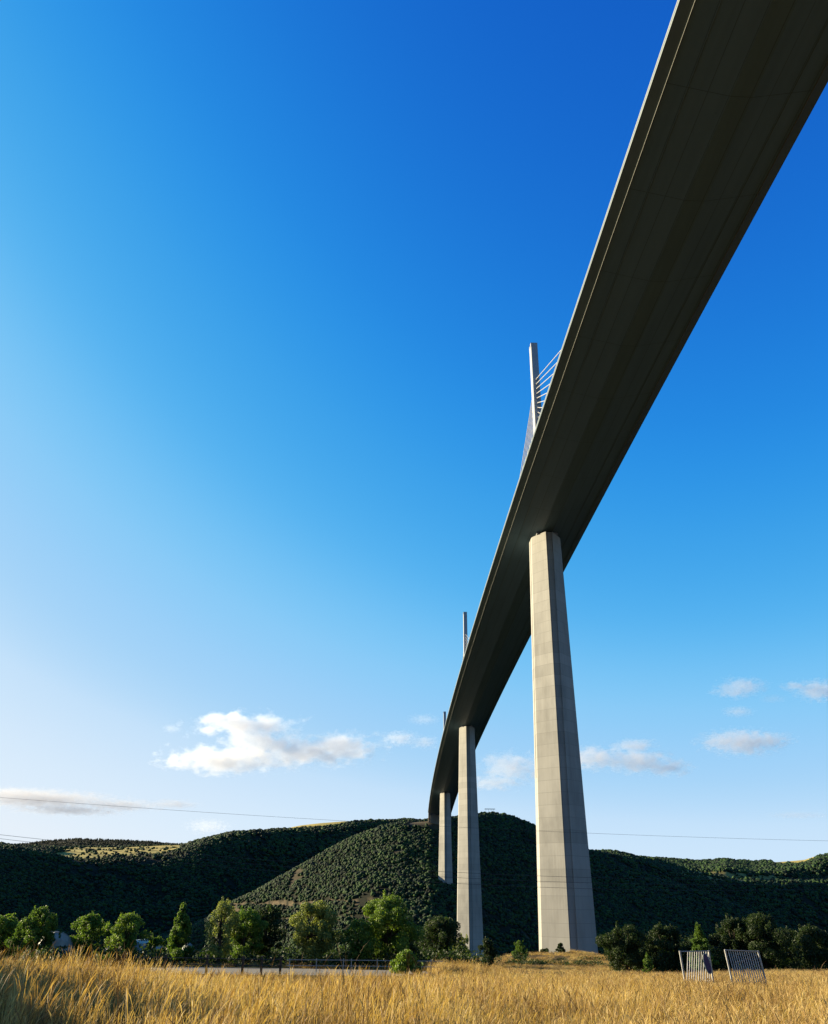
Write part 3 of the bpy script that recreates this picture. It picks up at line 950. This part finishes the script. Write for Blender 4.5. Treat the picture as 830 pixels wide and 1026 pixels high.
for k, (px, top, w, Yd, kd, lb, shp, lf, dn) in enumerate(TREES):
    make_tree(px, top, w, Yd, kd, lb, 'tree', 'tree', k, shp, lf, dn)
BUSHES = [
    (409, 953, 34, 70, 'bright', 'bright yellow-green bush at the end of the railing', .14, 1.6),
    (156, 938, 26, 98, 'green', 'low green bush between the white shelters and the pointed tree', .15, 1.2),
    (464, 937, 22, 118, 'pale', 'sparse pale bush in front of the foot of the middle pier', .14, .7),
    (487, 940, 22, 190, 'dark', 'small dark bush at the right foot of the middle pier', .2, 1.3),
    (521, 943, 17, 215, 'green', 'small green bush left of the big front pier on the knoll', .22, 1.2),
    (561, 945, 10, 255, 'dark', 'tiny round bush before the lit face of the front pier', .2, 1.5),
    (546, 951, 16, 258, 'dark', 'flat low bush at the left foot of the front pier', .2, 1.5),
    (648, 957, 12, 136, 'green', 'little round bush at the foot of the dark rounded trees on the right', .16, 1.5),
    (700, 944, 30, 150, 'dark', 'dark scrub bush below the small pointed tree behind the signed gate', .19, 1.4),
]
for k, (px, top, w, Yd, kd, lb, lf, dn) in enumerate(BUSHES):
    make_tree(px, top, w, Yd, kd, lb, 'bush', 'bush', 60 + k, 'bush', lf, dn)
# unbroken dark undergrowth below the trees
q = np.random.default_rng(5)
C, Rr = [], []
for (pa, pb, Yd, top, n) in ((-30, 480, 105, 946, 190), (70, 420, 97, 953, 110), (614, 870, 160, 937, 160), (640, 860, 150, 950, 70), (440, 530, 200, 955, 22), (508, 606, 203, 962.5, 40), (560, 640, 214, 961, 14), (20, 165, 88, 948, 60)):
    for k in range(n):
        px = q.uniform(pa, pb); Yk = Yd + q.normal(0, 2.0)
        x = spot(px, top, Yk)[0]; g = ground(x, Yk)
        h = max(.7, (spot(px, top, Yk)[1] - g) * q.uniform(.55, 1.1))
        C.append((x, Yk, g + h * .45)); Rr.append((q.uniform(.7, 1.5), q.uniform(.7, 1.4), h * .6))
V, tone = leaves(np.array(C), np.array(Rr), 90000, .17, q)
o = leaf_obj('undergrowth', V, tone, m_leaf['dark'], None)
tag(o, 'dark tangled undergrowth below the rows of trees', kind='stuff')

# ------------------------------------------------------------------ far small things
x = spot(491, 812, 1332)[0]
gt = tag(empty('hilltop_canopy', (x, 1332, ground(x, 1332))), 'small flat-roofed canopy on posts at the summit right of the middle pier', 'canopy')
for a_ in (-6, -2, 2, 6):
    MB().box(a_ - .13, a_ + .13, -.13, .13, -1, 8.2).build('post', m_dark, gt)
MB().box(-8.0, 8.0, -3, 3, 8.2, 8.6).build('canopy_roof', m_dark, gt)

# ------------------------------------------------------------------ clouds
m_cl_cache = {}
def cloud(name, lobes, Yd, label, dens=.012, seed=0, soft=.8, alb=(.74, .75, .79, 1)):
    """lobes: (photo column, row, half width px, half height px) -> one closed hull holding a noisy volume"""
    pts = []
    for (px, py, hw, hh) in lobes:
        k = Yd / 880
        a_, b_2 = spot(px, py, Yd)
        pts.append((a_, Yd, b_2, hw * k, hh * k))
    pts = np.array(pts)
    lo = (pts[:, 0] - pts[:, 3]).min(), (pts[:, 2] - pts[:, 4]).min()
    hi_ = (pts[:, 0] + pts[:, 3]).max(), (pts[:, 2] + pts[:, 4]).max()
    cx, cz = (lo[0] + hi_[0]) / 2, (lo[1] + hi_[1]) / 2
    rx, rz = (hi_[0] - lo[0]) / 2, (hi_[1] - lo[1]) / 2
    ry = max(rz * 1.2, rx * .45)
    V, Fv = ico(3)
    sgn = np.sign(V) * np.abs(V) ** .75
    V = sgn * np.array([rx, ry, rz]) * 1.22
    m, nt, out = mat('cloud vapour')
    oc = objco(nt)
    warp = noise(nt, oc, 3.2 / max(rz * 2, 1), 3)
    wv = N(nt, 'ShaderNodeVectorMath', operation='MULTIPLY_ADD')
    sub = N(nt, 'ShaderNodeVectorMath', operation='SUBTRACT')
    L(nt, warp.outputs['Color'], sub.inputs[0]); sub.inputs[1].default_value = (.5, .5, .5)
    L(nt, sub.outputs[0], wv.inputs[0]); wv.inputs[1].default_value = (rz * .9, rz * .9, rz * .55)
    L(nt, oc, wv.inputs[2])
    acc = None
    for (X, Yv, Zv, a_, b_2) in pts:
        s1 = N(nt, 'ShaderNodeVectorMath', operation='SUBTRACT')
        L(nt, wv.outputs[0], s1.inputs[0]); s1.inputs[1].default_value = (X - cx, 0, Zv - cz)
        s2 = N(nt, 'ShaderNodeVectorMath', operation='DIVIDE')
        L(nt, s1.outputs[0], s2.inputs[0]); s2.inputs[1].default_value = (a_, max(a_ * .5, b_2), b_2)
        ln = N(nt, 'ShaderNodeVectorMath', operation='LENGTH')
        L(nt, s2.outputs[0], ln.inputs[0])
        iv = N(nt, 'ShaderNodeMath', operation='SUBTRACT')
        iv.inputs[0].default_value = 1.0
        L(nt, ln.outputs['Value'], iv.inputs[1])
        if acc is None:
            acc = iv.outputs[0]
        else:
            mx = N(nt, 'ShaderNodeMath', operation='SMOOTH_MAX')
            mx.inputs[2].default_value = .2
            L(nt, acc, mx.inputs[0]); L(nt, iv.outputs[0], mx.inputs[1])
            acc = mx.outputs[0]
    mp = N(nt, 'ShaderNodeMapping')
    mp.inputs['Location'].default_value = (seed * 731.0, seed * 377.0, seed * 91.0)
    mp.inputs['Scale'].default_value = (.75, .75, 1.25)
    L(nt, oc, mp.inputs[0])
    nz = noise(nt, mp.outputs[0], 2.6 / max(rz, 40), 8, .66)
    ad = N(nt, 'ShaderNodeMath', operation='MULTIPLY_ADD')
    L(nt, nz.outputs[0], ad.inputs[0]); ad.inputs[1].default_value = 3.1; L(nt, acc, ad.inputs[2])
    mr = N(nt, 'ShaderNodeMapRange')
    L(nt, ad.outputs[0], mr.inputs[0])
    for k2, v in ((1, 1.62), (2, 1.62 + soft), (3, 0.0), (4, dens * .6)):
        mr.inputs[k2].default_value = v
    pv = N(nt, 'ShaderNodeVolumePrincipled')
    pv.inputs['Color'].default_value = alb
    pv.inputs['Anisotropy'].default_value = .55
    L(nt, mr.outputs[0], pv.inputs['Density'])
    L(nt, pv.outputs[0], out.inputs['Volume'])
    try:
        m.cycles.volume_step_rate = .35
    except Exception:
        pass
    o = link(name, np_mesh(name, V, Fv, m))
    o.location = (cx, Yd, cz)
    return tag(o, label, 'cloud', 'small white clouds low in the sky')
CL = 9000.0
cloud('cloud', [(245, 727, 56, 13), (222, 762, 64, 14), (262, 748, 44, 22), (342, 750, 48, 15), (305, 755, 54, 14), (232, 722, 40, 8)], CL, 'largest white cloud, a ragged mass left of the bridge above the ridge', .010, 1)
cloud('cloud', [(400, 740, 22, 8), (425, 744, 16, 7)], CL, 'small flat cloud touching the left edge of the bridge deck', .008, 2)
cloud('cloud', [(40, 801, 84, 9), (120, 807, 50, 6), (172, 806, 30, 5), (10, 796, 70, 6), (70, 812, 60, 5)], CL * 1.1, 'long low grey cloud at the left edge behind the top wire', .0055, 3, .8, (.40, .41, .47, 1))  # darker volume colour stands in for the shade on this cloud
cloud('cloud', [(208, 828, 24, 8)], CL * 1.1, 'faint small cloud just above the left ridge', .003, 4)
cloud('cloud', [(512, 768, 34, 15), (498, 784, 30, 9), (545, 775, 30, 10)], CL, 'white cloud seen between the middle pier and the front pier', .008, 5)
cloud('cloud', [(598, 760, 36, 13), (640, 763, 38, 13), (668, 769, 28, 9), (636, 748, 26, 8)], CL, 'elongated cloud just right of the front pier', .010, 6)
cloud('cloud', [(745, 744, 42, 14), (723, 743, 26, 9), (768, 742, 30, 9)], CL, 'bright oval cloud midway between the front pier and the right edge', .010, 7)
cloud('cloud', [(745, 688, 28, 10), (735, 693, 24, 8)], CL, 'upper small puff of cloud on the right, above its smaller twin', .008, 8)
cloud('cloud', [(740, 713, 18, 6)], CL, 'lower little puff of cloud on the right, under the larger puff', .007, 9)
cloud('cloud', [(822, 692, 30, 12), (798, 688, 18, 6)], CL, 'white cloud cut by the right edge of the photo', .010, 10)
cloud('cloud', [(800, 817, 36, 4)], CL * 1.2, 'faint thin streak of cloud low above the far right plateau', .002, 11)
cloud('cloud', [(172, 730, 11, 5)], CL, 'tiny faint puff left of the largest cloud', .004, 12)
cloud('cloud', [(425, 721, 18, 6)], CL, 'faint puff of cloud behind the farthest pylon', .004, 13)
cloud('cloud', [(775, 700, 16, 5)], CL, 'faint wisp between the two small puffs and the right edge cloud', .003, 14)

# ------------------------------------------------------------------ light
EL, FWD = math.radians(14.0), math.radians(20.0)
sd = Vector((-math.cos(EL) * math.cos(FWD), math.cos(EL) * math.sin(FWD), math.sin(EL)))
sun = bpy.data.lights.new('sun', 'SUN')
sun.energy, sun.angle, sun.color = 5.0, math.radians(.5), (1.0, .83, .53)
so = bpy.data.objects.new('sun', sun)
COL.objects.link(so)
so.rotation_euler = sd.to_track_quat('Z', 'Y').to_euler()
w = bpy.data.worlds.new('World')
sc.world = w
w.use_nodes = True
nt = w.node_tree
for n in list(nt.nodes):
    nt.nodes.remove(n)
wo = nt.nodes.new('ShaderNodeOutputWorld')
bg = nt.nodes.new('ShaderNodeBackground')
sky = nt.nodes.new('ShaderNodeTexSky')
sky.sky_type = 'NISHITA'
sky.sun_disc = False
sky.sun_elevation = EL
sky.sun_rotation = math.atan2(sd.x, sd.y)
sky.altitude = 400
sky.air_density, sky.dust_density, sky.ozone_density = 1.0, 1.0, 2.0
# colour of the clear evening air: the radiance of the sky texture read through one colour scale
EXPO = 2.0
STR = .10
def lin(c):
    c = np.array(c) / 255.0
    return tuple(float(v) for v in np.where(c <= .04045, c / 12.92, ((c + .055) / 1.055) ** 2.4))
se = nt.nodes.new('ShaderNodeSeparateColor')
nt.links.new(sky.outputs[0], se.inputs[0])
dv = N(nt, 'ShaderNodeMath', operation='DIVIDE')
nt.links.new(se.outputs[0], dv.inputs[0]); dv.inputs[1].default_value = 6.0
rp = ramp(nt, dv.outputs[0], [(r_ / 6.0, lin(c_)) for r_, c_ in (
    (0, (5, 38, 120)), (.30, (11, 66, 165)), (.50, (18, 91, 200)), (.75, (35, 140, 229)), (.95, (58, 160, 233)), (1.2, (86, 180, 241)), (1.42, (118, 195, 245)),
    (1.65, (137, 203, 247)), (2.0, (157, 208, 248)), (2.4, (170, 214, 248)), (2.9, (197, 226, 251)), (3.9, (216, 235, 252)), (4.8, (221, 238, 253)), (6.0, (232, 241, 250)))])
rp.color_ramp.interpolation = 'B_SPLINE'
cm = N(nt, 'ShaderNodeVectorMath', operation='SCALE')
nt.links.new(rp.outputs[0], cm.inputs[0]); cm.inputs['Scale'].default_value = 1 / STR / 2 ** EXPO
nt.links.new(cm.outputs[0], bg.inputs[0])
bg.inputs[1].default_value = STR
nt.links.new(bg.outputs[0], wo.inputs[0])

# ------------------------------------------------------------------ render
sc.view_settings.view_transform = 'Standard'
sc.view_settings.look = 'None'
sc.view_settings.exposure = EXPO
sc.view_settings.gamma = 1.0
sc.view_settings.use_curve_mapping = False
sc.render.engine = 'CYCLES'
cy = sc.cycles
cy.max_bounces = 6
cy.diffuse_bounces, cy.transmission_bounces, cy.volume_bounces, cy.transparent_max_bounces = 2, 3, 5, 8
cy.use_denoising = True
